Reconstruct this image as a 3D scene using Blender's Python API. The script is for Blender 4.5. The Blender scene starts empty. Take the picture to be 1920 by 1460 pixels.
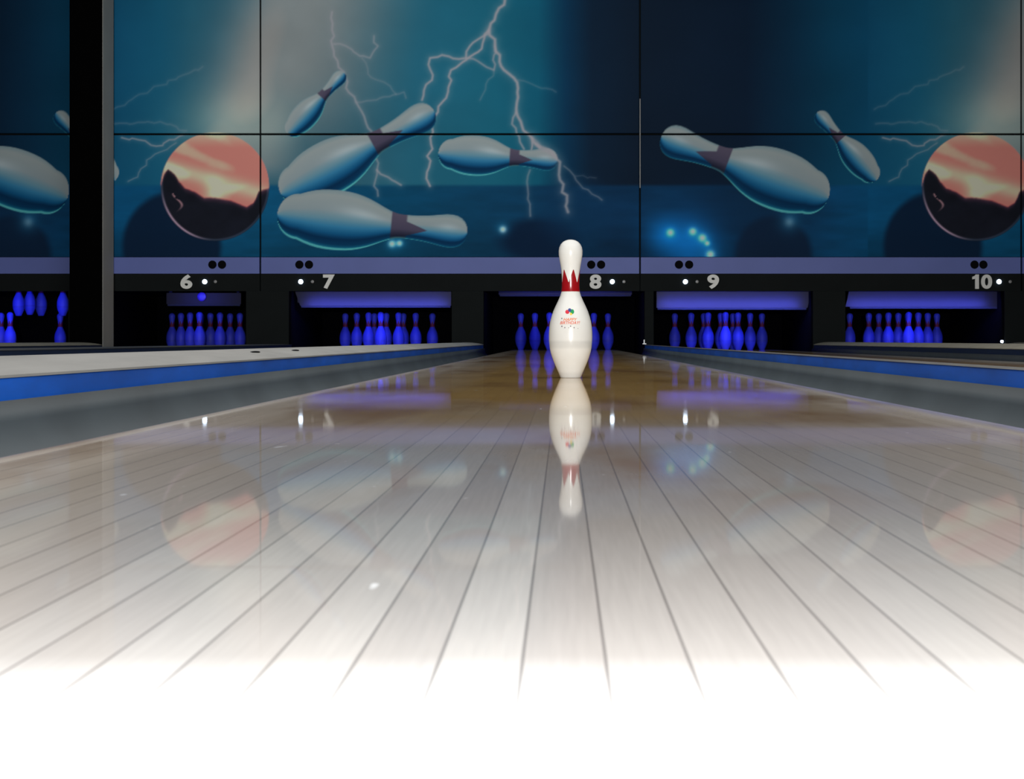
import bpy, bmesh, math, random
import numpy as np
random.seed(4); rng = np.random.RandomState(7)
SC = bpy.context.scene
COL = SC.collection

# ------------------------------------------------------------------ view
FPX = 3200.0; VX = 1055.0; VY = 636.5; CH = 0.1056
MD = 16.35                      # distance of the masking wall
MS = FPX / MD
cam = bpy.data.cameras.new('camera'); co = bpy.data.objects.new('camera', cam); COL.objects.link(co)
co.location = (0, 0, CH); co.rotation_euler = (math.pi / 2, 0, 0)
cam.sensor_width = 36; cam.lens = FPX / 1920 * 36
cam.shift_x = -(VX - 960) / 1920; cam.shift_y = -(730 - VY) / 1920
cam.clip_start = 0.01; cam.clip_end = 100
cam.dof.use_dof = True; cam.dof.focus_distance = 4.73; cam.dof.aperture_fstop = 36
SC.camera = co
SC.view_settings.view_transform = 'Standard'; SC.view_settings.look = 'None'

def mx(px, D=MD): return (px - VX) * D / FPX
def mz(py, D=MD): return CH + (VY - py) * D / FPX
def lin(c):
    c = np.asarray(c, float) / 255.0
    return np.where(c <= 0.04045, c / 12.92, ((c + 0.055) / 1.055) ** 2.4)

# ------------------------------------------------------------------ materials
def mat(name, rgb, rough=0.5, metal=0.0, spec=0.5, ior=1.5, noise=0.0, nscale=8.0, stretch=(1, 1, 1), emit=None, estr=0, bump=0.0):
    m = bpy.data.materials.new(name); m.use_nodes = True
    nt = m.node_tree; b = nt.nodes['Principled BSDF']
    c = tuple(lin(rgb)) + (1,)
    b.inputs['Base Color'].default_value = c
    b.inputs['Roughness'].default_value = rough; b.inputs['Metallic'].default_value = metal
    b.inputs['Specular IOR Level'].default_value = spec; b.inputs['IOR'].default_value = ior
    if noise > 0:
        tc = nt.nodes.new('ShaderNodeTexCoord'); mp = nt.nodes.new('ShaderNodeMapping')
        mp.inputs['Scale'].default_value = stretch
        n = nt.nodes.new('ShaderNodeTexNoise'); n.inputs['Scale'].default_value = nscale; n.inputs['Detail'].default_value = 6
        r = nt.nodes.new('ShaderNodeMapRange'); r.inputs['To Min'].default_value = 1 - noise; r.inputs['To Max'].default_value = 1 + noise
        r.inputs['From Min'].default_value = 0.3; r.inputs['From Max'].default_value = 0.7
        mm = nt.nodes.new('ShaderNodeVectorMath'); mm.operation = 'SCALE'; mm.inputs[0].default_value = c[:3]
        nt.links.new(tc.outputs['Object'], mp.inputs['Vector']); nt.links.new(mp.outputs['Vector'], n.inputs['Vector'])
        nt.links.new(n.outputs['Fac'], r.inputs['Value']); nt.links.new(r.outputs['Result'], mm.inputs['Scale'])
        nt.links.new(mm.outputs['Vector'], b.inputs['Base Color'])
        if bump:
            bp = nt.nodes.new('ShaderNodeBump'); bp.inputs['Strength'].default_value = bump; bp.inputs['Distance'].default_value = 0.002
            nt.links.new(n.outputs['Fac'], bp.inputs['Height']); nt.links.new(bp.outputs['Normal'], b.inputs['Normal'])
    if emit is not None:
        b.inputs['Emission Color'].default_value = tuple(lin(emit)) + (1,); b.inputs['Emission Strength'].default_value = estr
    return m

def lane_mat():
    m = bpy.data.materials.new('varnished_lane_boards'); m.use_nodes = True
    nt = m.node_tree; b = nt.nodes['Principled BSDF']; N = nt.nodes.new; L = nt.links.new
    tc = N('ShaderNodeTexCoord'); sp = N('ShaderNodeSeparateXYZ'); L(tc.outputs['Object'], sp.inputs[0])
    def math_(op, a, bb=None, c=None):
        n = N('ShaderNodeMath'); n.operation = op
        for i, v in enumerate((a, bb, c)):
            if v is None: continue
            if isinstance(v, (int, float)): n.inputs[i].default_value = v
            else: L(v, n.inputs[i])
        return n.outputs[0]
    def noise(scale, vec, detail=4):
        mp = N('ShaderNodeMapping'); mp.inputs['Scale'].default_value = vec
        n = N('ShaderNodeTexNoise'); n.inputs['Scale'].default_value = scale; n.inputs['Detail'].default_value = detail
        L(tc.outputs['Object'], mp.inputs[0]); L(mp.outputs[0], n.inputs[0]); return n.outputs['Fac']
    def mix(f, a, bb):
        n = N('ShaderNodeMix'); n.data_type = 'RGBA'; n.clamp_factor = True
        if isinstance(f, (int, float)): n.inputs[0].default_value = f
        else: L(f, n.inputs[0])
        for i, v in ((6, a), (7, bb)):
            if isinstance(v, tuple): n.inputs[i].default_value = tuple(lin(v)) + (1,)
            else: L(v, n.inputs[i])
        return n.outputs[2]
    def rng_(v, a, bb, c=0, d=1):
        n = N('ShaderNodeMapRange'); n.inputs[1].default_value = a; n.inputs[2].default_value = bb
        n.inputs[3].default_value = c; n.inputs[4].default_value = d; L(v, n.inputs[0]); return n.outputs[0]
    bw = 0.0274
    u = math_('DIVIDE', math_('ADD', sp.outputs['X'], 0.0352 + 20 * bw), bw)
    idx = math_('FLOOR', u); fr = math_('FRACT', u)
    d = math_('ABSOLUTE', math_('SUBTRACT', fr, 0.5))
    joint = rng_(d, 0.5 - 0.028, 0.5 - 0.012)
    wn = N('ShaderNodeTexWhiteNoise'); wn.noise_dimensions = '1D'; L(idx, wn.inputs['W'])
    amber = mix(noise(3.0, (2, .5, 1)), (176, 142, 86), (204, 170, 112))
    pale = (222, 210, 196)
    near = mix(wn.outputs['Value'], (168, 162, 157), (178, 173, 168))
    near = mix(rng_(sp.outputs['Y'], .57, .44), near, (222, 220, 218))  # boards whitened nearest the camera, flash burn-out put into the colour
    # amber pine beyond, greyer boards near, paler maple along both edges
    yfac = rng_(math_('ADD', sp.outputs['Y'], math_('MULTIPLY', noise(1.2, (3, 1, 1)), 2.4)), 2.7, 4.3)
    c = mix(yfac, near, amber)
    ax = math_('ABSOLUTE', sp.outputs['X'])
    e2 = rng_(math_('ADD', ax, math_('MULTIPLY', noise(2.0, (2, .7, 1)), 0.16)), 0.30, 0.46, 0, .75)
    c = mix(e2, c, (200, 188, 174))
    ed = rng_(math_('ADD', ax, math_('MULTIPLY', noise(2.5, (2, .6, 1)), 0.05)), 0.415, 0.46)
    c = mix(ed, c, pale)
    grain = rng_(noise(30, (12, .35, 1), 6), 0.3, 0.7, 0.955, 1.045)
    sc = N('ShaderNodeVectorMath'); sc.operation = 'SCALE'; L(c, sc.inputs[0]); L(grain, sc.inputs['Scale'])
    # worn cloudy patches
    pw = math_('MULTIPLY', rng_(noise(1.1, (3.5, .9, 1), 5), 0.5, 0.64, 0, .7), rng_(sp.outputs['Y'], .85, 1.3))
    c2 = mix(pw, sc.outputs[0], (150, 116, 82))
    # white scuffs
    c3 = mix(rng_(noise(26, (1.6, .45, 1), 2), 0.73, 0.78, 0, .8), c2, (250, 250, 250))
    jf = rng_(sp.outputs['Y'], .8, 2.4, .6, .2)
    c4 = mix(math_('MULTIPLY', joint, jf), c3, (58, 52, 52))
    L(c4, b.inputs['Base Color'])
    b.inputs['IOR'].default_value = 1.1
    L(rng_(noise(2.2, (3, .8, 1), 3), 0.3, 0.7, 0.02, 0.045), b.inputs['Roughness'])
    bp = N('ShaderNodeBump'); bp.inputs['Strength'].default_value = 0.02; bp.inputs['Distance'].default_value = 0.001
    L(noise(5, (3, .3, 1), 1), bp.inputs['Height']); L(bp.outputs[0], b.inputs['Normal'])
    return m

M = {}
M['lane'] = lane_mat()
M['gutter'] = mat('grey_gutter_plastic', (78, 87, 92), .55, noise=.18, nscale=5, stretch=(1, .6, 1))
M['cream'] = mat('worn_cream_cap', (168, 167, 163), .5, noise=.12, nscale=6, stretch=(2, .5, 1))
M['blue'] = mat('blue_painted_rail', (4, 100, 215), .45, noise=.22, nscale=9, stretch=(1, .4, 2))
M['creamdim'] = mat('shaded_cap', (150, 146, 132), .6, noise=.12, nscale=6)  # shaded copy of the cream cap, weaker light put into the colour
M['creamdark'] = mat('unlit_cap', (62, 66, 72), .6, noise=.12, nscale=6)  # darkest cap copy, coloured as if beyond reach of the flash
M['bluedim'] = mat('shaded_blue_rail', (12, 34, 66), .6, noise=.15)  # shaded copy of the blue rail, darkened where the flash fades
M['gutterdim'] = mat('shaded_gutter', (50, 55, 58), .6, noise=.15)  # gutter copy with the dimmer far light in its colour
M['darkbase'] = mat('dark_base', (32, 38, 44), .7, noise=.1)
M['black'] = mat('matt_black_board', (15, 20, 21), .8, spec=.2, noise=.15, nscale=4)
M['pitblack'] = mat('pit_black', (8, 8, 10), .95, spec=.05, noise=.1)
M['bar'] = mat('lavender_trim', (100, 114, 184), .55, noise=.06, nscale=2)
M['hole'] = mat('dark_hole', (10, 10, 14), .9, spec=.1, noise=.05)
M['num'] = mat('white_number', (238, 238, 234), .5, noise=.03)
M['lamp'] = mat('lit_lamp', (255, 255, 255), .3, emit=(205, 228, 255), estr=9, noise=.01)
M['dim'] = mat('unlit_lamp', (150, 150, 150), .3, noise=.03)
M['colblack'] = mat('column_black', (3, 3, 3), .9, spec=.03, noise=.15)
M['colgrey'] = mat('column_lit_grey', (158, 157, 152), .7, noise=.06, nscale=4)
M['sweep'] = mat('pale_sweep_board', (6, 6, 13), .5, noise=.06)
M['sweepdark'] = mat('unlit_sweep_board', (5, 5, 9), .6, noise=.1)  # darker copy of the sweep board, lack of light put into its colour
M['floor'] = mat('dark_subfloor', (30, 32, 34), .8, noise=.15)
M['ceil'] = mat('dark_ceiling', (26, 28, 32), .9, noise=.1)
M['wallm'] = mat('dark_wall', (30, 33, 38), .9, noise=.1)
M['red'] = mat('red_band', (146, 16, 24), .22, noise=.03)
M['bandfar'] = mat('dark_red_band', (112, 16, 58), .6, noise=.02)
M['orange'] = mat('orange_print', (226, 112, 34), .35, noise=.02)
M['orange2'] = mat('orange_red_print', (218, 84, 34), .35, noise=.02)
M['pr_red'] = mat('red_print', (214, 50, 66), .35, noise=.02)
M['pr_blue'] = mat('blue_print', (54, 72, 140), .35, noise=.02)
M['pr_green'] = mat('green_print', (18, 150, 84), .35, noise=.02)
M['pr_yellow'] = mat('yellow_print', (240, 205, 70), .35, noise=.02)
M['pr_dark'] = mat('dark_print', (90, 66, 80), .35, noise=.02)
M['bracket'] = mat('bright_metal', (225, 228, 230), .35, metal=.2, noise=.02)

def pin_mat(name, rgb, band=True):
    m = mat(name, rgb, .2 if name[0] == 'g' else .55)
    nt = m.node_tree; b = nt.nodes['Principled BSDF']; N = nt.nodes.new; L = nt.links.new
    tc = N('ShaderNodeTexCoord'); sp = N('ShaderNodeSeparateXYZ'); L(tc.outputs['Object'], sp.inputs[0])
    cr = N('ShaderNodeValToRGB'); mr = N('ShaderNodeMapRange'); mr.inputs[2].default_value = 0.4
    L(sp.outputs['Z'], mr.inputs[0]); L(mr.outputs[0], cr.inputs[0])
    base = lin(rgb)
    els = [(0, .84), (.012 / .4, .9), (.018 / .4, 1), (.078 / .4, 1), (.086 / .4, .86), (.099 / .4, .84), (.105 / .4, .97), (.16 / .4, 1), (1, 1)]
    cr.color_ramp.elements[0].position = 0; cr.color_ramp.elements[0].color = tuple(base * els[0][1]) + (1,)
    cr.color_ramp.elements[1].position = 1; cr.color_ramp.elements[1].color = tuple(base) + (1,)
    for p, v in els[1:-1]:
        e = cr.color_ramp.elements.new(p); e.color = tuple(base * v) + (1,)
    n = N('ShaderNodeTexNoise'); n.inputs['Scale'].default_value = 40; L(tc.outputs['Object'], n.inputs[0])
    r = N('ShaderNodeMapRange'); r.inputs[3].default_value = .95; r.inputs[4].default_value = 1.03; L(n.outputs[0], r.inputs[0])
    s = N('ShaderNodeVectorMath'); s.operation = 'SCALE'; L(cr.outputs[0], s.inputs[0]); L(r.outputs[0], s.inputs['Scale'])
    L(s.outputs[0], b.inputs['Base Color']); return m
M['pin'] = pin_mat('glossy_white_pin', (226, 226, 222))
M['uvpin'] = pin_mat('distant_white_pin', (66, 78, 225))  # white pins coloured blue, the blacklight tint put into the base

# ------------------------------------------------------------------ helpers
def link(name, me, m=None, parent=None):
    o = bpy.data.objects.new(name, me); COL.objects.link(o)
    if m is not None: me.materials.append(m)
    if parent is not None: o.parent = parent
    return o
def bm_obj(name, bm, m, parent=None, smooth=False):
    bmesh.ops.recalc_face_normals(bm, faces=bm.faces)
    me = bpy.data.meshes.new(name); bm.to_mesh(me); bm.free()
    if smooth:
        for p in me.polygons: p.use_smooth = True
    return link(name, me, m, parent)
def tag(o, label=None, cat=None, group=None, kind=None):
    if label: o['label'] = label
    if cat: o['category'] = cat
    if group: o['group'] = group
    if kind: o['kind'] = kind
    return o
def empty(name, loc=(0, 0, 0)):
    o = bpy.data.objects.new(name, None); o.empty_display_size = .05; o.location = loc; COL.objects.link(o); return o
def add_box(bm, x0, x1, y0, y1, z0, z1, bev=0.0):
    r = bmesh.ops.create_cube(bm, size=1)
    for v in r['verts']:
        v.co.x = x0 if v.co.x < 0 else x1; v.co.y = y0 if v.co.y < 0 else y1; v.co.z = z0 if v.co.z < 0 else z1
    if bev > 0:
        es = list({e for v in r['verts'] for e in v.link_edges})
        bmesh.ops.bevel(bm, geom=es, offset=bev, segments=2, affect='EDGES', profile=.6)
def box_obj(name, x0, x1, y0, y1, z0, z1, m, parent=None, bev=0.0):
    bm = bmesh.new(); add_box(bm, x0, x1, y0, y1, z0, z1, bev); return bm_obj(name, bm, m, parent)
def disc_obj(name, x, y, z, r, th, m, parent, seg=24):
    # a short round plug facing -Y, slightly domed
    bm = bmesh.new(); rings = [(r, th * .0), (r, -th * .7), (r * .85, -th), (r * .45, -th * 1.12)]
    vs = []
    for rr, yy in rings:
        vs.append([bm.verts.new((x + rr * math.cos(a), y + yy, z + rr * math.sin(a))) for a in [2 * math.pi * i / seg for i in range(seg)]])
    for k in range(len(vs) - 1):
        for i in range(seg): bm.faces.new((vs[k][i], vs[k][(i + 1) % seg], vs[k + 1][(i + 1) % seg], vs[k + 1][i]))
    bm.faces.new(vs[-1]); bm.faces.new(vs[0][::-1])
    return bm_obj(name, bm, m, parent, True)
def extrude_profile(name, pts, y0, y1, m, parent=None, smooth=False, segs=1):
    bm = bmesh.new(); rows = []
    for k in range(segs + 1):
        y = y0 + (y1 - y0) * k / segs
        rows.append([bm.verts.new((x, y, z)) for x, z in pts])
    n = len(pts)
    for k in range(segs):
        for i in range(n): bm.faces.new((rows[k][i], rows[k][(i + 1) % n], rows[k + 1][(i + 1) % n], rows[k + 1][i]))
    bm.faces.new(rows[0][::-1]); bm.faces.new(rows[-1])
    return bm_obj(name, bm, m, parent, smooth)

# ------------------------------------------------------------------ setting
W0, W1 = -8.6, 8.6; YB = 19.4; ZC = 4.0
def struct(name, *a):
    o = box_obj(name, *a); tag(o, kind='structure'); return o
struct('floor', W0, W1, -1.1, YB, -.34, -.22, M['floor'])
o = struct('floor_approach', W0, W1, -5, -1.1, -.34, 0, M['floor'])
struct('ceiling', W0, W1, -5, YB, ZC, ZC + .1, M['ceil'])
struct('wall_back', W0, W1, YB, YB + .1, -.34, ZC, M['wallm'])
struct('wall_left', W0 - .1, W0, -5, YB, -.34, ZC, M['wallm'])
struct('wall_right', W1, W1 + .1, -5, YB, -.34, ZC, M['wallm'])
struct('wall_mask_backing', W0, W1, MD + .05, MD + .1, .575, ZC, M['black'])

# column
colm = empty('support_column', (-4.453, 16.14, -.22)); tag(colm, kind='structure')
def rel(o, p):
    for v in o.data.vertices: v.co.x -= p.location.x; v.co.y -= p.location.y; v.co.z -= p.location.z
    return o
rel(box_obj('column_core', -4.61, -4.303, 15.95, 16.33, -.22, ZC, M['colblack'], colm, .004), colm)
rel(box_obj('column_lit_side', -4.302, -4.297, 15.952, 16.33, -.2, ZC, M['colgrey'], colm), colm)  # pale sheet on the black column, the side light put into its colour

# ------------------------------------------------------------------ lanes, gutters, dividers
HW = 0.527
lanes = {5: -5.49, 6: -3.64, 7: -1.823, 8: 0.022, 9: 1.633, 10: 3.468}
YE = 18.12
def gutter(name, xe, xo, zo, label):
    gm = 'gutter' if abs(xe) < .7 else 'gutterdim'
    # xe: lane edge, xo: divider side
    sgn = 1 if xo > xe else -1
    w = abs(xo - xe); n = 14; top = []
    for i in range(n + 1):
        t = i / n; a = math.pi * t
        z = -0.006 * (1 - t) + (zo) * t - 0.088 * math.sin(a) ** .8
        top.append((xe + sgn * (w * (1 - math.cos(a)) / 2), z))
    pts = top + [(x, z - .006) for x, z in reversed(top)]
    o = extrude_profile(name, pts, -1.08, 16.3 if True else YE, M[gm], None, True, 6)
    tag(o, label, 'gutter', 'ball gutters beside the lanes'); return o
GL = {5: (-6.017 - .235, -4.73), 6: (-4.299, -2.88), 7: (-2.585, -1.062), 8: (-.757, .784), 9: (.871, 2.395), 10: (2.706, 4.23)}
names = {5: 'five', 6: 'six', 7: 'seven', 8: 'eight', 9: 'nine', 10: 'ten'}
for n, cx in lanes.items():
    bm = bmesh.new(); add_box(bm, -HW, HW, -1.08, YE, -.06, 0, .0015)
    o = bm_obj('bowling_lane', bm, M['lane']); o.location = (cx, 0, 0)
    lb = ('glossy board lane in the centre with the single white pin standing on it' if n == 8 else
          'glossy board lane running to the pins of the bay beyond the black column' if n == 5 else
          'glossy board lane leading to the pins under number %d' % n)
    tag(o, lb, 'bowling lane', 'bowling lanes')
    box_obj('lane_bed', -HW + .02, HW - .02, -1.08, YE - .01, -.215, -.061, M['darkbase'], o)
    gl, gr = GL[n]
    d = {8: ('grey gutter along the left edge of the central lane below a blue rail', 'grey gutter along the right edge of the central lane below a blue rail')}.get(n,
        ('grey gutter on the left of the lane %s' % ('beyond the black column' if n == 5 else 'under number %d' % n),
         'grey gutter on the right of the lane %s' % ('beyond the black column' if n == 5 else 'under number %d' % n)))
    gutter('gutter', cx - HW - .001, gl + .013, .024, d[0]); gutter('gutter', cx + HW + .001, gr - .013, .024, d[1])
    

def divider(x0, x1, label, crown, yend=16.28, mc='cream', mb='blue', fall=0.0):
    e = empty('lane_divider', ((x0 + x1) / 2, 0, -.22)); tag(e, label, 'lane divider', 'raised dividers between the lanes')
    w = x1 - x0
    rel(box_obj('divider_base', x0 + .012, x1 - .012, -1.08, yend, -.22, .02, M['darkbase'], e), e)
    for a, b in ((x0, x0 + .012), (x1 - .012, x1)):
        rel(box_obj('side_rail', a, b, -1.08, yend, .0205, .0535 - (fall if b > x1 - .001 else 0), M[mb], e, .002), e)
    n = 12; top = []
    for i in range(n + 1):
        t = i / n; x = x0 - .003 + (w + .006) * t
        z = .0575 + (crown - .0575) * (math.sin(math.pi * t) ** .7 if crown > .062 else min(1, 4 * t, 4 * (1 - t)))
        if fall: z = .0585 - fall * t
        top.append((x, z))
    pts = top + [(x1 + .003, .0537 - fall), (x0 - .003, .0537)]
    rel(extrude_profile('divider_cap', pts, -1.08, yend, M[mc], e, False, 4), e)
    rel(box_obj('divider_core', x0 + .02, x1 - .02, -1.07, yend - .01, .0205, .0535 - fall, M['darkbase'], e), e)
    return e
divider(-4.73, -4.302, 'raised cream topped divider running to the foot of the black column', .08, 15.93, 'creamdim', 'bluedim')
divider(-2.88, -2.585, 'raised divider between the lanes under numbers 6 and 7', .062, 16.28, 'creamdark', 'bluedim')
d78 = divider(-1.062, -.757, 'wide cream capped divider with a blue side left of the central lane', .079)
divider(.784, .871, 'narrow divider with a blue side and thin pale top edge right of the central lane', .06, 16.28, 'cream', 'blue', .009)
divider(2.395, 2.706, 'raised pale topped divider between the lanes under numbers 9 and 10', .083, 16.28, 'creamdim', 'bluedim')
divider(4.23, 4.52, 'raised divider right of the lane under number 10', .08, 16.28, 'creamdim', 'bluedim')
for D, X, wd in ((4.52, -.815, .010), (5.2, -.815, .009)):
    zc = .0575 + (.079 - .0575) * math.sin(math.pi * ((X + 1.062) / .305)) ** .7
    bm = bmesh.new()
    bmesh.ops.create_uvsphere(bm, u_segments=16, v_segments=8, radius=1)
    for v in bm.verts:
        v.co = (X + v.co.x * wd * 1.0, D + v.co.y * .05 * (1 + .3 * math.sin(v.co.x * 5)), zc + .0006 + v.co.z * .003)
    o = rel(bm_obj('cap_chip', bm, M['hole'], d78, True), d78); o['label'] = 'dark chipped spot in the cream cap'

# ------------------------------------------------------------------ the pin
S = 3530.0
prof = [(48, 0), (50, 25), (58, 52), (72, 76), (95, 97), (125, 111), (160, 117), (200, 116), (250, 108), (300, 99), (340, 93), (400, 87),
        (450, 84.5), (500, 84), (530, 85.5), (556, 89), (600, 102), (650, 124), (700, 148), (750, 170), (800, 187), (850, 200), (900, 208),
        (950, 212), (1000, 213), (1050, 211), (1100, 206), (1150, 196), (1200, 181), (1250, 162), (1300, 141), (1350, 119), (1385, 105), (1394, 102), (1400, 97)]
PZ = np.array([(1400 - y) / S for y, r in prof])[::-1]; PR = np.array([r / S for y, r in prof])[::-1]
def prad(z): return float(np.interp(z, PZ, PR))
def lathe_pin(seg):
    bm = bmesh.new(); zs = PZ; rows = []
    for z, r in zip(PZ[:-1], PR[:-1]):
        rows.append([bm.verts.new((r * math.cos(2 * math.pi * i / seg), r * math.sin(2 * math.pi * i / seg), z)) for i in range(seg)])
    top = bm.verts.new((0, 0, PZ[-1]))
    for k in range(len(rows) - 1):
        for i in range(seg): bm.faces.new((rows[k][i], rows[k][(i + 1) % seg], rows[k + 1][(i + 1) % seg], rows[k + 1][i]))
    for i in range(seg): bm.faces.new((rows[-1][i], rows[-1][(i + 1) % seg], top))
    bm.faces.new(rows[0][::-1]); return bm
def band_bm(off, peaks=6, phase=0.0, nper=8, nz=10):
    bm = bmesh.new(); seg = peaks * nper * 2; rows = []
    zb = .2385
    for j in range(nz + 1):
        row = []
        for i in range(seg):
            a = 2 * math.pi * i / seg
            f = ((a - phase) * peaks / (2 * math.pi)) % 1.0; tri = 1 - abs(2 * f - 1)   # 1 at f=.5
            zt = .262 + (.301 - .262) * tri
            z = zb + (zt - zb) * j / nz; r = prad(z) + off
            row.append(bm.verts.new((r * math.cos(a), r * math.sin(a), z)))
        rows.append(row)
    for j in range(nz):
        for i in range(seg): bm.faces.new((rows[j][i], rows[j][(i + 1) % seg], rows[j + 1][(i + 1) % seg], rows[j + 1][i]))
    return bm

hero = empty('bowling_pin', (.022, 4.73, 0.0))
tag(hero, 'white bowling pin with red crown band and balloon print standing alone on the central lane', 'bowling pin')
bm_obj('pin_body', lathe_pin(96), M['pin'], hero, True)
# crown: peaks seen at -44 and +17 degrees from the front (front = -Y)
bm_obj('neck_band', band_bm(.0005, 6, math.radians(-90 + 17 - 30)), M['red'], hero, True)
def on_pin(u, z, off=.0007):
    r = prad(z) + off; a = -math.pi / 2 + u / r
    return (r * math.cos(a), r * math.sin(a), z)
def decal(name, polys, m, off=.0007):
    bm = bmesh.new()
    for poly in polys:
        cx = sum(p[0] for p in poly) / len(poly); cz = sum(p[1] for p in poly) / len(poly)
        c = bm.verts.new(on_pin(cx, cz, off + .0002)); vs = [bm.verts.new(on_pin(u, z, off)) for u, z in poly]
        for i in range(len(vs)): bm.faces.new((c, vs[i], vs[(i + 1) % len(vs)]))
    bmesh.ops.recalc_face_normals(bm, faces=bm.faces)
    me = bpy.data.meshes.new(name); bm.to_mesh(me); bm.free(); return link(name, me, m, hero)
def circ(x, z, rx, rz=None, n=18): return [(x + rx * math.cos(2 * math.pi * i / n), z + (rz or rx) * math.sin(2 * math.pi * i / n)) for i in range(n)]
def P(px, py): return ((px - 950) / 24 / 677.0, (708 - (570 + py / 24.0)) / 677.0)   # from the close study of the print
q = 1 / 24 / 677.0
def star(x, z, r, rot=0): return [(x + (r if i % 2 == 0 else r * .45) * math.cos(rot + math.pi * i / 5), z + (r if i % 2 == 0 else r * .45) * math.sin(rot + math.pi * i / 5)) for i in range(10)]
decal('balloon_print', [circ(*P(800, 360), 95 * q, 92 * q)], M['pr_red'])['label'] = 'red balloon print'
decal('balloon_print', [circ(*P(1015, 350), 90 * q, 110 * q)], M['pr_green'])['label'] = 'green balloon print'
decal('balloon_print', [circ(*P(905, 280), 75 * q, 80 * q)], M['pr_blue'], .001)['label'] = 'blue balloon print'
decal('balloon_print', [circ(*P(965, 455), 50 * q, 55 * q)], M['pr_yellow'], .001)['label'] = 'yellow balloon print'
decal('star_print', [star(*P(540, 655), 42 * q), star(*P(545, 1005), 45 * q, .4), star(*P(685, 1065), 38 * q), star(*P(945, 1000), 42 * q, .3),
                     star(*P(1100, 1065), 38 * q, .6), star(*P(860, 1070), 26 * q), star(*P(1280, 1100), 22 * q)], M['pr_dark'])
def text_mesh(body, size, offset=0.0, extrude=0.0, shear=0.0, align='CENTER'):
    cu = bpy.data.curves.new('lettering', 'FONT'); cu.body = body; cu.size = size; cu.offset = offset; cu.extrude = extrude; cu.shear = shear
    cu.align_x = align; cu.align_y = 'CENTER'; cu.resolution_u = 6
    ob = bpy.data.objects.new('lettering', cu); COL.objects.link(ob)
    dg = bpy.context.evaluated_depsgraph_get(); dg.update()
    me = bpy.data.meshes.new_from_object(ob.evaluated_get(dg)); bpy.data.objects.remove(ob); return me
def fit(me, w, h, mirror=False):
    xs = [v.co.x for v in me.vertices]; ys = [v.co.y for v in me.vertices]
    cx, cy = (max(xs) + min(xs)) / 2, (max(ys) + min(ys)) / 2; sx = w / (max(xs) - min(xs)); sy = h / (max(ys) - min(ys))
    for v in me.vertices: v.co.x = (v.co.x - cx) * sx; v.co.y = (v.co.y - cy) * sy
def pin_text(body, cx, cy, w, h, m, slope=0.0):
    me = text_mesh(body, 1, .012, 0, .35); fit(me, w * q, h * q)
    u0, z0 = P(cx, cy)
    bm = bmesh.new(); bm.from_mesh(me); bmesh.ops.subdivide_edges(bm, edges=[e for e in bm.edges if e.calc_length() > 80 * q], cuts=2)
    for v in bm.verts:
        u, z = v.co.x, v.co.y; v.co = on_pin(u0 + u, z0 + z + slope * u, .0008)
    bm.to_mesh(me); bm.free(); me.materials.clear(); return link('printed_lettering', me, m, hero)
pin_text('HAPPY', 930, 700, 640, 130, M['orange'])
pin_text('BIRTHDAY!', 915, 845, 930, 135, M['orange2'])

# far pins
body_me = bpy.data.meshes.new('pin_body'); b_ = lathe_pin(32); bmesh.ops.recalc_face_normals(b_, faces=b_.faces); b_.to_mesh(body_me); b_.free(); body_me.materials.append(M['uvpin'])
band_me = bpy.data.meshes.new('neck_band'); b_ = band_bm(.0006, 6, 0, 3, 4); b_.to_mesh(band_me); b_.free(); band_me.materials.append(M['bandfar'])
for me in (body_me, band_me):
    for p in me.polygons: p.use_smooth = True
proto = empty('bowling_pin'); pb = link('pin_body', body_me, None, proto); nb = link('neck_band', band_me, None, proto)
used = [False]
def put_pin(x, y, z, label, group, rx=0.0, ry=0.0):
    if not used[0]: r = proto; used[0] = True
    else:
        r = proto.copy(); COL.objects.link(r)
        for ch in (pb, nb):
            c = ch.copy(); COL.objects.link(c); c.parent = r
    r.location = (x, y, z); r.rotation_euler = (rx, ry, 0)
    tag(r, label, 'bowling pin', group); return r
rowname = ['head pin in front of the rack', 'second row', 'third row', 'back row']
posn = {1: ['left pin', 'right pin'], 2: ['left pin', 'middle pin', 'right pin'], 3: ['leftmost pin', 'second pin from the left', 'second pin from the right', 'rightmost pin']}
DP = 17.9; RS = .264; SPC = .3048
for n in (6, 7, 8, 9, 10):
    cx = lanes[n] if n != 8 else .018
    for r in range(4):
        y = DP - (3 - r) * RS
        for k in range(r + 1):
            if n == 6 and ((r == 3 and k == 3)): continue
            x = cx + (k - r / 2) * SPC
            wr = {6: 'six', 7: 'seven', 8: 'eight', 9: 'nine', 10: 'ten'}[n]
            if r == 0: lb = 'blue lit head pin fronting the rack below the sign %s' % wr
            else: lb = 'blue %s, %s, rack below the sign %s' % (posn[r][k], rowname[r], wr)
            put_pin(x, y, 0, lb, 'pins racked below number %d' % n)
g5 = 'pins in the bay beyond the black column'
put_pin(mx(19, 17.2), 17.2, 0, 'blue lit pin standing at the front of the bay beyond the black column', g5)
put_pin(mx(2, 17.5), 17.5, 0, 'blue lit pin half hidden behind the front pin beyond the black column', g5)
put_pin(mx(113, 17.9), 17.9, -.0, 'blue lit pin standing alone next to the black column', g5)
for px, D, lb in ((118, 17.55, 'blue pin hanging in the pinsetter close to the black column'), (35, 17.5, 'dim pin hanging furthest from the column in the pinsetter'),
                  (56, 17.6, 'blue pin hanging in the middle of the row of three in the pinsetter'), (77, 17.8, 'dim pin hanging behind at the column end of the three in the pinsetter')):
    put_pin(mx(px, D), D, mz(592 if px != 56 else 590, D), lb, g5)

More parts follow.
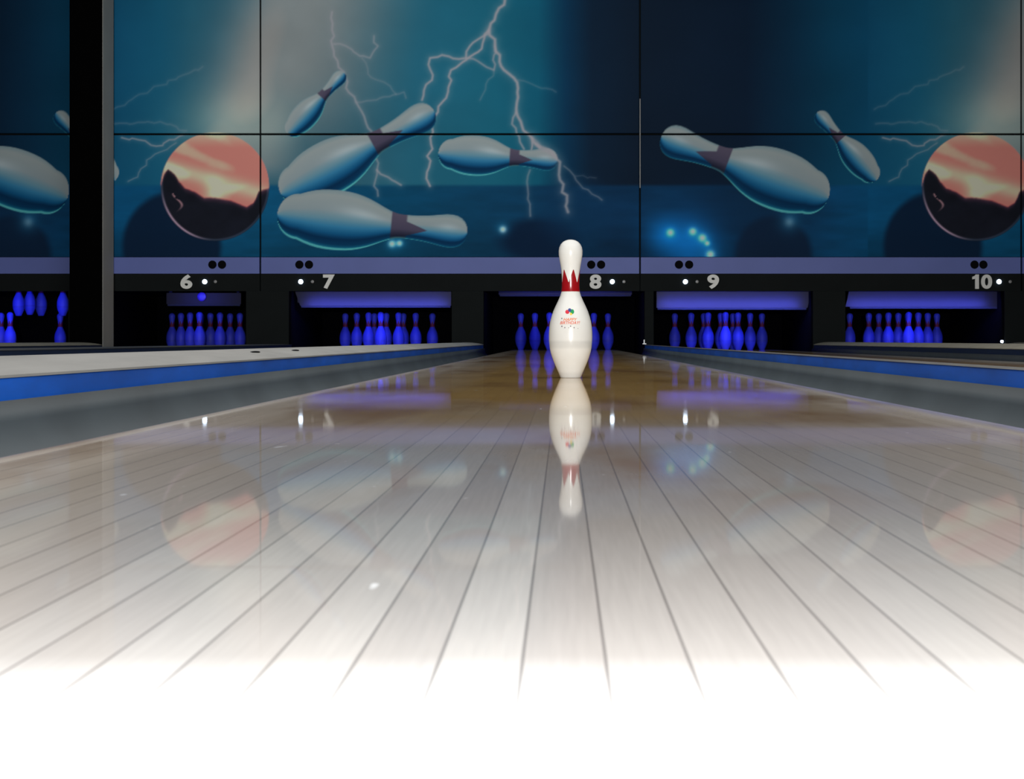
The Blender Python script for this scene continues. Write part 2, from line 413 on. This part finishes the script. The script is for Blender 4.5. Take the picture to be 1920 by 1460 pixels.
# ------------------------------------------------------------------ pin bays
def kick(x0, x1, label, z1=.57):
    e = empty('kickback_wall', ((x0 + x1) / 2, MD + .02, -.22)); tag(e, label, 'partition', 'black side walls between the pin bays')
    rel(box_obj('wall_panel', x0, x1, MD + .0, 18.6, -.22, z1, M['pitblack'], e, .003), e)
    rel(box_obj('front_edge', x0, x1, MD - .02, MD - .001, -.22, z1, M['black'], e, .003), e)
kick(-4.73, -4.42, 'black partition at the foot of the column beside the pins below number 6')
kick(-3.03, -2.62, 'black partition between the pins below numbers 6 and 7')
kick(-1.062, -.757, 'black partition between the pins below numbers 7 and 8')
kick(.784, .871, 'thin black partition between the pins below numbers 8 and 9')
kick(2.395, 2.706, 'black partition between the pins below numbers 9 and 10')
kick(4.23, 4.52, 'black partition right of the pins below number 10')
struct('wall_pit_curtain', W0, W1, 18.75, 18.8, -.22, 1.2, M['pitblack'])
struct('ceiling_pit_cover', W0, W1, MD + .12, 18.74, 1.2, 1.25, M['pitblack'])

def sweep(xa, xb, ya, yb, D, m, label, la=0, lb=0):
    x0, x1 = mx(xa, D), mx(xb, D); z1, z0 = mz(ya, D), mz(yb, D)
    e = empty('pin_sweep', ((x0 + x1) / 2, D, z0)); tag(e, label, 'pin sweep', 'sweep boards above the pins')
    bm = bmesh.new(); f = [(x0, z1), (x1, z1), (x1 + lb, z0), (x0 + la, z0)]
    A = [bm.verts.new((x, D, z)) for x, z in f]; B = [bm.verts.new((x, D + .02, z)) for x, z in f]
    bm.faces.new(A); bm.faces.new(B[::-1])
    for i in range(4): bm.faces.new((A[i], A[(i + 1) % 4], B[(i + 1) % 4], B[i]))
    bmesh.ops.bevel(bm, geom=bm.edges[:], offset=.002, segments=2, affect='EDGES')
    rel(bm_obj('sweep_board', bm, m, e), e)
    rel(box_obj('rubber_edge', x0 + max(la, 0) + .01, x1 + min(lb, 0) - .01, D + .004, D + .016, z0 - .018, z0 - .0005, M['darkbase'], e), e)
    for xx in (x0 + .02, x1 - .05):
        rel(box_obj('sweep_arm', xx, xx + .03, D + .022, D + .045, z0 + .03, 1.19, M['darkbase'], e, .003), e)
sweep(553, 846, 546, 573, 16.62, M['sweep'], 'blue lit sweep board hanging above the pins below number 7', .05, .0)
sweep(1231, 1521, 545, 577, 16.62, M['sweep'], 'blue lit sweep board hanging above the pins below number 9', .0, -.035)
sweep(1592, 1885, 545, 575, 16.62, M['sweep'], 'blue lit sweep board hanging above the pins below number 10', -.035, -.06)
sweep(312, 452, 549, 570, 17.0, M['sweepdark'], 'dim sweep board raised above the pins below number 6', .0, .0)
sweep(935, 1185, 540, 552, 17.0, M['sweepdark'], 'dim sweep board raised above the pins behind the central lane', .0, .0)
e = empty('purple_disc', (mx(378, 16.98), 16.98, mz(556, 16.98))); tag(e, 'small round blue reflector above the head pin below number 6', 'disc')  # plain purple disc in front of the raised sweep board
M['purple'] = mat('disc_purple', (70, 50, 190), .4, noise=.05)
rel(disc_obj('disc_face', mx(378, 16.98), 16.995, mz(556, 16.98), .045, .012, M['purple'], e), e)

def number_mesh(t):
    if t != '10': return text_mesh(t, 1, .04, .02)
    z = text_mesh('0', 1, .04, .02); fit(z, .6, .75)
    bm = bmesh.new(); bm.from_mesh(z)
    for v in bm.verts: v.co.x += .78
    f = [(.02, .135), (.0, .26), (.13, .30), (.2, .375), (.36, .375), (.36, -.375), (.16, -.375), (.16, .16)]
    f = [(.0, .12), (.0, .255), (.12, .295), (.19, .375), (.36, .375), (.36, -.375), (.155, -.375), (.155, .15)]
    zt = max(v.co.z for v in bm.verts)
    A = [bm.verts.new((x, y, zt)) for x, y in f]; B = [bm.verts.new((x, y, -zt)) for x, y in f]
    bm.faces.new(A); bm.faces.new(B[::-1])
    for i in range(len(f)): bm.faces.new((A[i], A[(i + 1) % 8], B[(i + 1) % 8], B[i]))
    bmesh.ops.triangulate(bm, faces=[g for g in bm.faces if len(g.verts) > 4]); bmesh.ops.recalc_face_normals(bm, faces=bm.faces)
    bm.to_mesh(z); bm.free(); return z
# ------------------------------------------------------------------ fascia with numbers, lamps
FZ0, FZ1 = mz(546), mz(513.5); BZ1 = mz(482)
segs = [(-125, 131, 'beyond the black column'), (214, 487, 'with number 6'), (489, 1199, 'with numbers 7 and 8'), (1201, 1914, 'with numbers 9 and 10'), (1917, 2300, 'at the right end of the row')]
nums = {1: [('6', 350, [384], [404])], 2: [('7', 617, [564], [586]), ('8', 1116.5, [1148], [1170])], 3: [('9', 1337, [1285], [1307]), ('10', 1841, [1873], [1894])]}
for i, (a, b, w) in enumerate(segs):
    if i == 0: b = 131
    x0, x1 = mx(a), mx(b)
    if i == 1: x0 = -4.29
    e = empty('number_fascia', ((x0 + x1) / 2, MD, FZ0)); tag(e, 'black fascia board over the pin bays %s' % w, 'fascia board', 'black fascia boards over the pin bays')
    rel(box_obj('fascia_board', x0, x1, MD, MD + .045, FZ0 + .002, FZ1 - .001, M['black'], e, .002), e)
    for t, px, br, dm in nums.get(i, []):
        me = number_mesh(t); fit(me, (22 if len(t) == 1 else 37) / MS, 27 / MS); me.materials.clear()
        o = link('lane_number', me, M['num'], e); o.rotation_euler = (math.pi / 2, 0, 0)
        zz = [v.co.z for v in me.vertices]; zs = .008 / max(zz)
        for v in me.vertices: v.co.z *= zs
        o.location = (mx(px) - e.location.x, -.009, mz(528) - e.location.z)
        o['label'] = 'pale number %s' % t
        for p in br: rel(disc_obj('signal_lamp', mx(p), MD, mz(528), 4.3 / MS, .012, M['lamp'], e), e)['label'] = 'lit white lamp'
        for p in dm: rel(disc_obj('signal_lamp', mx(p), MD, mz(528), 3 / MS, .008, M['dim'], e), e)['label'] = 'small unlit lamp'

# ------------------------------------------------------------------ mural painting (numpy raster -> vertex colours)
ST = 1.5; X0, X1, Y0, Y1 = -130, 2300, -60, 482
xs = np.arange(X0, X1 + ST, ST); ys = np.arange(Y0, Y1 + ST, ST)
XX, YY = np.meshgrid(xs, ys)
PER = 1427.0
U = (XX - 200) % PER + 200
def ramp(v, stops):
    p = [s[0] for s in stops]; return np.stack([np.interp(v, p, [s[1][k] for s in stops]) for k in range(3)], -1)
def smooth(a, b, v):
    t = np.clip((v - a) / (b - a), 0, 1); return t * t * (3 - 2 * t)
def fbm(seed, sx, sy, octs=4):
    r = np.random.RandomState(seed); out = np.zeros_like(XX); amp = 1; tot = 0
    for o in range(octs):
        g = r.rand(64, 128); fx = (U / sx * 2 ** o) % 128; fy = ((YY + 200) / sy * 2 ** o) % 64
        ix = np.floor(fx).astype(int); iy = np.floor(fy).astype(int); tx = fx - ix; ty = fy - iy
        tx = tx * tx * (3 - 2 * tx); ty = ty * ty * (3 - 2 * ty)
        v = (g[iy % 64, ix % 128] * (1 - tx) + g[iy % 64, (ix + 1) % 128] * tx) * (1 - ty) + (g[(iy + 1) % 64, ix % 128] * (1 - tx) + g[(iy + 1) % 64, (ix + 1) % 128] * tx) * ty
        out += v * amp; tot += amp; amp *= .5
    return out / tot
n1 = fbm(1, 120, 90); n2 = fbm(2, 40, 30); n3 = fbm(5, 60, 14)
# sky: the pale glow leans to the right as it rises
V = U + (YY - 250) * 0.30
sky = 0.90 * ramp(U, [(200, (14, 72, 104)), (300, (22, 88, 118)), (360, (34, 92, 116)), (620, (52, 94, 112)), (780, (34, 98, 122)), (930, (24, 96, 120)), (1010, (16, 86, 112)),
               (1060, (10, 52, 82)), (1110, (13, 33, 54)), (1200, (13, 27, 44)), (1400, (11, 28, 48)), (1480, (10, 42, 66)), (1560, (10, 60, 88)), (1627, (12, 70, 102))])
glow = np.exp(-((V - 450) / 85.0) ** 2) * smooth(340, 180, YY) * (1 - .25 * smooth(80, -60, YY)) 
glow = np.maximum(glow, .85 * smooth(340, 440, V) * smooth(760, 500, V) * smooth(350, 120, YY))
glow = np.maximum(glow, .7 * smooth(340, 420, V) * smooth(620, 500, V) * smooth(360, 300, YY))
img = sky * (1 - glow[..., None]) + np.array((128, 130, 130)) * glow[..., None]
g2 = np.exp(-(((U - 440) / 110.0) ** 2 + ((YY - 235) / 60.0) ** 2))
img += g2[..., None] * np.array((30, 30, 22))
img *= (0.93 + .14 * n1)[..., None]
# sea below the horizon
sea = ramp(U, [(200, (10, 72, 112)), (500, (12, 78, 116)), (750, (10, 66, 98)), (1000, (12, 56, 88)), (1150, (12, 46, 78)), (1350, (10, 50, 84)), (1500, (12, 56, 92)), (1627, (10, 70, 110))])
sea = sea * (.76 + .22 * n3 + .1 * n1)[..., None]
hz = smooth(343, 352, YY)[..., None]
img = img * (1 - hz) + sea * hz
img *= (1 - .3 * smooth(400, 482, YY) * smooth(0, 1, n1))[..., None]
def each(cx):
    for k in (-2, -1, 0, 1, 2):
        c = cx + k * PER
        if -500 < c < 2700: yield k * PER
def blob(cx, cy, rx, ry, col, a=1.0, soft=.25):
    for off in each(cx):
        d = np.sqrt(((XX - cx - off) / rx) ** 2 + ((YY - cy) / ry) ** 2)
        m = smooth(1 + soft, 1 - soft, d) * a
        img[:] = img * (1 - m[..., None]) + np.array(col) * m[..., None]
def addglow(cx, cy, r, col):
    for off in each(cx):
        d = ((XX - cx - off) ** 2 + (YY - cy) ** 2) / (r * r)
        img[:] = img + np.exp(-d)[..., None] * np.array(col)
blob(322, 462, 92, 100, (10, 24, 44), .9, .08); blob(345, 390, 50, 40, (12, 30, 52), .5, .5)
blob(1450, 480, 72, 75, (12, 26, 46), .85, .12); blob(1010, 450, 72, 40, (8, 24, 46), .85, .3); blob(1075, 395, 60, 60, (11, 45, 76), .5, .5)
blob(1395, 395, 130, 50, (12, 30, 52), .55, .5)
addglow(1290, 455, 55, (2, 52, 92)); addglow(1240, 440, 30, (0, 30, 52))
for x, y, r in ((1257, 436, 6), (1299, 434, 6), (1317, 446, 6.5), (1326, 456, 4), (1332, 477, 7), (735, 457, 6), (749, 456, 5), (943, 430, 6), (1480, 416, 9)):
    k = .35 if r == 9 else 1
    addglow(x, y, r, (150 * k, 140 * k, 125 * k)); addglow(x, y, r * 2.2, (6, 30, 38))
# lightning
def bolt(pts, w, col=(140, 138, 146), fade=1.0, jit=4.2, scale=True, cover=1.0):
    if scale: pts = [(480 + x / 2.667, y / 2.667) for x, y in pts]
    fine = [pts[0]]
    for (ax, ay), (bx, by) in zip(pts[:-1], pts[1:]):
        n = max(1, int(math.hypot(bx - ax, by - ay) / 9))
        for i in range(1, n + 1):
            t = i / n; j = jit if i < n else 0
            fine.append((ax + (bx - ax) * t + rng.uniform(-j, j), ay + (by - ay) * t + rng.uniform(-j, j) * .6))
    mxx = sum(p[0] for p in fine) / len(fine)
    for off in each(mxx):
        acc = None
        x_lo = min(p[0] for p in fine) + off - 22; x_hi = max(p[0] for p in fine) + off + 22
        y_lo = min(p[1] for p in fine) - 22; y_hi = max(p[1] for p in fine) + 22
        i0, i1 = max(0, int((x_lo - X0) / ST)), min(len(xs), int((x_hi - X0) / ST) + 1)
        j0, j1 = max(0, int((y_lo - Y0) / ST)), min(len(ys), int((y_hi - Y0) / ST) + 1)
        if i1 <= i0 or j1 <= j0: continue
        sx = XX[j0:j1, i0:i1] - off; sy = YY[j0:j1, i0:i1]; best = np.full(sx.shape, 1e9)
        for (ax, ay), (bx, by) in zip(fine[:-1], fine[1:]):
            dx, dy = bx - ax, by - ay; L2 = dx * dx + dy * dy + 1e-9
            t = np.clip(((sx - ax) * dx + (sy - ay) * dy) / L2, 0, 1)
            best = np.minimum(best, np.hypot(sx - ax - t * dx, sy - ay - t * dy))
        a = np.exp(-(best / w) ** 2) * .75 + np.exp(-(best / (w * 4)) ** 2) * .22
        a = np.clip(a * fade, 0, 1)[..., None]
        img[j0:j1, i0:i1] = img[j0:j1, i0:i1] * (1 - a) + np.array(col) * a
MAIN = [(1245, -60), (1245, 0), (1200, 70), (1165, 150), (1195, 230), (1225, 330), (1290, 390), (1310, 440), (1302, 560), (1330, 630), (1380, 690), (1420, 740)]
bolt(MAIN, 2.8); bolt([(1165, 150), (1070, 230), (1050, 290), (1015, 295), (930, 275), (870, 290), (880, 400), (840, 450), (830, 500)], 2.0, fade=.95)
bolt([(1165, 150), (1110, 260), (1050, 300), (975, 350), (960, 460), (910, 560), (885, 660), (875, 720), (855, 860), (870, 930)], 2.0)
bolt([(1050, 290), (1130, 320), (1190, 350), (1195, 230)], 1.6, fade=.8)
bolt([(1302, 560), (1280, 620), (1320, 710), (1340, 745)], 1.8, fade=.85); bolt([(1380, 690), (1375, 760)], 1.6)
bolt([(1190, 350), (1150, 420), (1120, 500)], 1.0, fade=.4); bolt([(1310, 400), (1400, 430), (1500, 460)], 1.0, fade=.35)
bolt([(380, 60), (380, 150), (390, 280), (440, 360), (450, 440), (500, 510), (530, 560), (580, 660)], 2.0, fade=.75)
bolt([(390, 220), (450, 230), (520, 280), (570, 290), (610, 230), (590, 180)], 1.7, fade=.6)
bolt([(500, 510), (620, 490), (740, 460), (750, 490)], 1.3, fade=.4); bolt([(530, 290), (560, 370), (640, 410), (700, 470)], 1.2, fade=.35)
bolt([(600, 790), (605, 850), (590, 930), (610, 980)], 1.6, fade=.7); bolt([(605, 850), (680, 900), (725, 925)], 1.9, fade=.8)
bolt([(1370, 850), (1355, 910), (1370, 1020), (1372, 1080)], 1.6, fade=.6)
bolt([(1540, 830), (1600, 900), (1680, 970), (1730, 1000)], 1.3, fade=.5); bolt([(1600, 880), (1700, 890)], 1, fade=.25)
bolt([(228, 258), (260, 262), (293, 274), (345, 252)], 1.5, fade=.75, scale=False); bolt([(240, 340), (258, 332), (275, 300), (300, 285), (330, 268)], 1.2, fade=.5, scale=False)
bolt([(212, 205), (300, 160), (380, 125)], 1.2, fade=.3, scale=False); bolt([(215, 232), (300, 228), (350, 245)], 1.2, fade=.35, scale=False)
# the painted pins
T_ = PZ / PZ[-1]; R_ = PR / PZ[-1]
def paint_pin(bx, by, hx, hy, fat=1.0, bright=1.0):
    L = math.hypot(hx - bx, hy - by); ax, ay = (hx - bx) / L, (hy - by) / L; nx, ny = -ay, ax
    if ny < 0: nx, ny = -nx, -ny
    for off in each((bx + hx) / 2):
        dx, dy = XX - bx - off, YY - by
        t = (dx * ax + dy * ay) / L; w = (dx * nx + dy * ny) / L
        tt = np.clip(t, 0, 1); r = np.interp(tt, T_, R_) * fat
        # rounded base end
        r = np.where(t < .11, np.interp(.11, T_, R_) * fat * np.sqrt(np.clip(1 - (1 - t / .11) ** 2, 0, 1)), r)
        s = np.abs(w) / np.maximum(r, 1e-4)
        inside = smooth(r * L + .9, r * L - .9, np.abs(w) * L) * ((t > 0) & (t < 1))
        v = w / np.maximum(r, 1e-4) + .12 * (.5 - t)
        c = ramp(v, [(-1, (112, 134, 142)), (-.8, (136, 146, 148)), (-.3, (126, 140, 146)), (.0, (92, 132, 150)), (.24, (46, 112, 150)), (.48, (14, 76, 118)), (.66, (4, 40, 72)),
                     (.84, (6, 50, 84)), (.93, (12, 84, 114)), (.97, (80, 168, 170)), (1.0, (70, 150, 158))])
        hl = np.exp(-(((t - .45) / .12) ** 2 + ((v + .3) / .2) ** 2)) + .8 * np.exp(-(((t - .9) / .06) ** 2 + ((v + .25) / .22) ** 2))
        c = c + hl[..., None] * 26
        spike = .68 + .11 * np.clip(1 - np.abs((w / np.maximum(r, 1e-4)) - .15) / .6, 0, 1)
        bd = smooth(.595, .603, t) * smooth(spike + .006, spike - .006, t)
        bc = ramp(v, [(-1, (80, 74, 92)), (.2, (66, 62, 82)), (.8, (24, 28, 46)), (1, (60, 120, 130))])
        c = c * (1 - bd[..., None]) + bc * bd[..., None]
        c = c * bright * .95
        img[:] = img * (1 - inside[..., None]) + c * inside[..., None]
paint_pin(540, 252, 645, 136); paint_pin(527, 364, 814, 208); paint_pin(520, 402, 876, 436); paint_pin(822, 288, 1045, 300, 1.08)
paint_pin(1553, 372, 1240, 256, 1.08, .95); paint_pin(1643, 338, 1532, 211, 1.0, .95)
# lightning striking the head of the middle pin
bolt([(1400, 720), (1480, 760), (1520, 810), (1520, 900), (1555, 1010), (1560, 1060)], 2.8, fade=.85); bolt([(1380, 690), (1420, 740), (1500, 780)], 3.2, fade=.6)
# the fiery ball
for off in each(403):
    bx, by, br = 403 + off, 350.0, 101.5
    dx, dy = XX - bx, YY - by; d = np.hypot(dx, dy)
    edge = smooth(br + 1, br - 1, d)
    bnd = by + np.interp(dx, [-102, -96, -88, -75, -68, -55, -40, -20, 0, 30, 60, 72, 82, 102], [0, -22, -34, -22, -10, 4, 10, 20, 20, 26, 38, 30, 8, 4]) + (n2 - .5) * 10
    up = smooth(3, -3, YY - bnd)
    f = .5 + .22 * np.sin(dx / 23.0 + 1.7 * np.sin(dy / 19.0)) * np.cos(dy / 17.0 - dx / 60.0) + .18 * (n2 - .5)
    streak = np.exp(-((dy + 12 - .28 * dx) / 15) ** 2) * .9 + np.exp(-((dx + 2) / 18) ** 2 - ((dy - 8) / 26) ** 2)
    warm = np.clip(smooth(.52, .72, f) * .5 + streak * .75 + smooth(-70, -100, dy) * .5, 0, 1)
    hot = np.array((222, 112, 104)) * (1 - warm[..., None]) + np.array((206, 190, 158)) * warm[..., None]
    dark = np.array((18, 20, 28)) * (.9 + .5 * n2[..., None]) + np.exp(-((YY - bnd) / 6) ** 2)[..., None] * np.array((40, 18, 24))
    crk = np.exp(-((dx + 70 + 8 * np.sin(YY / 7.0)) / 2.0) ** 2) * smooth(335, 350, YY) * smooth(400, 380, YY) * (n2 > .48)
    dark = dark + crk[..., None] * np.array((130, 90, 90))
    c = dark * (1 - up[..., None]) + hot * up[..., None]
    rim = np.exp(-((d - br + 2) / 2.0) ** 2)
    rl = rim * smooth(0, -60, dx) * smooth(-10, 60, dy)
    c = c + rl[..., None] * np.array((120, 84, 90))
    rs = rim * (1 - up) * .35
    c = c + rs[..., None] * np.array((60, 80, 100))
    img[:] = img * (1 - edge[..., None]) + c * edge[..., None]
img = np.clip(img, 0, 255)
ALB = lin(img) * 2.1
ALB = np.clip(ALB, 0, .92)

mm_ = bpy.data.materials.new('printed_mural'); mm_.use_nodes = True
_b = mm_.node_tree.nodes['Principled BSDF']; _a = mm_.node_tree.nodes.new('ShaderNodeVertexColor'); _a.layer_name = 'paint'
mm_.node_tree.links.new(_a.outputs['Color'], _b.inputs['Base Color']); _b.inputs['Roughness'].default_value = .6; _b.inputs['Specular IOR Level'].default_value = .04
def mural_mesh(name, xa, xb, ya, yb, parent):
    nx = int((xb - xa) / ST) + 1; ny = int((yb - ya) / ST) + 1
    px = np.linspace(xa, xb, nx); py = np.linspace(ya, yb, ny)
    gx, gy = np.meshgrid(px, py)
    fx = np.clip((gx - X0) / ST, 0, len(xs) - 1.001); fy = np.clip((gy - Y0) / ST, 0, len(ys) - 1.001)
    ix = fx.astype(int); iy = fy.astype(int); tx = (fx - ix)[..., None]; ty = (fy - iy)[..., None]
    c = (ALB[iy, ix] * (1 - tx) + ALB[iy, ix + 1] * tx) * (1 - ty) + (ALB[iy + 1, ix] * (1 - tx) + ALB[iy + 1, ix + 1] * tx) * ty
    co_ = np.stack([(gx - VX) * MD / FPX - parent.location.x, np.zeros_like(gx), CH + (VY - gy) * MD / FPX - parent.location.z], -1).reshape(-1, 3)
    idx = np.arange(nx * ny).reshape(ny, nx)
    q = np.stack([idx[1:, :-1], idx[1:, 1:], idx[:-1, 1:], idx[:-1, :-1]], -1).reshape(-1, 4)
    # folded-back rim so the sheet has thickness
    ring = np.concatenate([idx[0, :-1], idx[:-1, -1], idx[-1, :0:-1], idx[:0:-1, 0]])
    back = co_[ring].copy(); back[:, 1] = .045; nb_ = len(ring); base = nx * ny
    rq = np.stack([ring, np.roll(ring, -1), base + np.roll(np.arange(nb_), -1), base + np.arange(nb_)], -1)
    co_ = np.concatenate([co_, back]); q = np.concatenate([q, rq]); cc = np.concatenate([c.reshape(-1, 3), np.full((nb_, 3), .01)])
    me = bpy.data.meshes.new(name); me.vertices.add(len(co_)); me.vertices.foreach_set('co', co_.astype('f').ravel())
    me.loops.add(q.size); me.loops.foreach_set('vertex_index', q.astype('i').ravel())
    me.polygons.add(len(q)); me.polygons.foreach_set('loop_start', (np.arange(len(q)) * 4).astype('i'))
    me.update(calc_edges=True)
    at = me.color_attributes.new('paint', 'FLOAT_COLOR', 'POINT')
    at.data.foreach_set('color', np.concatenate([cc, np.ones((len(cc), 1))], 1).astype('f').ravel())
    return link(name, me, mm_, parent)
SEAM = 251.5
cols = [(-125, 131), (213.5, 486.3), (489.7, 1198.4), (1201.6, 1913.5), (1917, 2290)]
wl = ['left of the black column', 'right of the black column with most of a fiery ball', 'with four flying pins', 'with two flying pins and most of a fiery ball', 'at the right end of the wall']
wu = ['left of the black column', 'right of the black column with the pale glow', 'with forked lightning', 'with dark night sky', 'at the right end of the wall']
holes = {1: [398.5, 416.5], 2: [561.5, 579.5, 1108.5, 1127], 3: [1273, 1292, 1827, 1843.5]}
for i, (a, b) in enumerate(cols):
    e = empty('mural_panel', (mx((a + b) / 2), MD, mz(482))); tag(e, 'lower storm mural panel %s' % wl[i], 'mural panel', 'printed mural panels above the pin bays')
    mural_mesh('printed_sheet', a, b, SEAM + 1.9, 481.5, e)
    rel(box_obj('trim_bar', mx(a), mx(b), MD - .004, MD + .045, mz(513), mz(482.2), M['bar'], e, .002), e)
    for p in holes.get(i, []): rel(disc_obj('sensor_eye', mx(p), MD - .004, mz(496), 7.8 / MS, .004, M['hole'], e), e)
    e = empty('mural_panel', (mx((a + b) / 2), MD, mz(SEAM))); tag(e, 'upper storm mural panel %s' % wu[i], 'mural panel', 'printed mural panels above the pin bays')
    mural_mesh('printed_sheet', a, b, -58, SEAM - 1.9, e)

o = box_obj('seam_glint_strip', mx(1199.4), mx(1200.8), MD - .003, MD + .001, mz(352), mz(185), M['dim'])  # strip added to stand for the glint of light along the seam
tag(o, 'thin vertical strip added as the glint on the seam between the mural panels above number 8', 'glint strip')
e = empty('pinsetter', (-5.49, 17.65, .76)); tag(e, 'dark pinsetter holding the pins lifted in the bay beyond the black column', 'pinsetter')
rel(box_obj('pin_deck_plate', -6.1, -4.76, 17.3, 18.1, .742, .80, M['darkbase'], e, .01), e)
for xx in (-5.95, -4.95): rel(box_obj('lift_arm', xx, xx + .05, 17.65, 17.7, .80, 1.2, M['darkbase'], e, .004), e)
# small parts added for glints of light beside the lanes
e = empty('glint_bracket', (mx(1208, 16.28), 16.285, .06)); tag(e, 'tiny bright bracket added as a white glint at the end of the narrow divider beside the central lane', 'bracket')  # bracket added to give a small white glint
rel(box_obj('bracket_plate', mx(1205, 16.28), mx(1212, 16.28), 16.29, 16.325, .061, .07, M['bracket'], e, .001), e)
rel(box_obj('bracket_post', mx(1207, 16.28), mx(1209, 16.28), 16.30, 16.315, .07, .105, M['bracket'], e, .001), e)
e = empty('blue_glint', (mx(1880, 16.3), 16.3, .083)); tag(e, 'tiny glowing disc added as a blue white glint low beside the lane under number 10', 'light')
rel(disc_obj('lens', mx(1880, 16.3), 16.33, mz(640, 16.3), .014, .01, M['lamp'], e), e)  # glowing disc added to make the blue glint
rel(box_obj('glint_foot', mx(1880, 16.3) - .012, mx(1880, 16.3) + .012, 16.305, 16.327, .0, mz(640, 16.3) - .014, M['darkbase'], e), e)

# ------------------------------------------------------------------ light
def lamp(name, kind, loc, rot, energy, col=(1, 1, 1), **kw):
    l = bpy.data.lights.new(name, kind); l.energy = energy; l.color = col
    for k, v in kw.items(): setattr(l, k, v)
    o = bpy.data.objects.new(name, l); o.location = loc; o.rotation_euler = rot; COL.objects.link(o); return o
H = math.pi / 2
lamp('camera_flash', 'SPOT', (.0, -.03, CH + .05), (H + math.radians(1), 0, 0), 128, (.975, .99, 1), spot_size=math.radians(150), spot_blend=1.0, shadow_soft_size=.012)
lamp('low_fill_spot', 'SPOT', (.25, -3.6, .50), (H - math.radians(.5), 0, 0), 2050, (1, .995, .98), spot_size=math.radians(50), spot_blend=.6, shadow_soft_size=.03)  # fill spot added behind the camera to brighten the pin
# wall wash on the mural
lamp('mural_wash', 'AREA', (-1.3, 12.2, 3.8), (math.radians(62), 0, 0), 66, (.96, 1, 1.0), shape='RECTANGLE', size=6.5, size_y=.4)
# dim hall light over the lanes
lamp('hall_light', 'AREA', (0, 5.5, 3.9), (0, 0, 0), 320, (1, .985, .965), shape='RECTANGLE', size=9, size_y=9)
UV = (.08, .10, 1)
for n, en in ((5, 6), (6, 1.5), (7, 7), (8, 4), (9, 8), (10, 7)):
    cx = lanes[n]
    lamp('pit_lamp', 'AREA', (cx, 16.44, .45), (math.radians(78), 0, 0), en * 1.15, UV, shape='RECTANGLE', size=1.35 if n != 6 else .1, size_y=.02)
    lamp('pit_lamp', 'AREA', (cx, 16.70, .56), (math.radians(78), 0, 0), en * .36, UV, shape='RECTANGLE', size=1.1 if n != 6 else .3, size_y=.02)
w = bpy.data.worlds.new('world'); SC.world = w; w.use_nodes = True
w.node_tree.nodes['Background'].inputs[0].default_value = (.3, .35, .45, 1); w.node_tree.nodes['Background'].inputs[1].default_value = .05
SC.cycles.max_bounces = 6; SC.cycles.use_denoising = True; SC.cycles.sample_clamp_indirect = 5
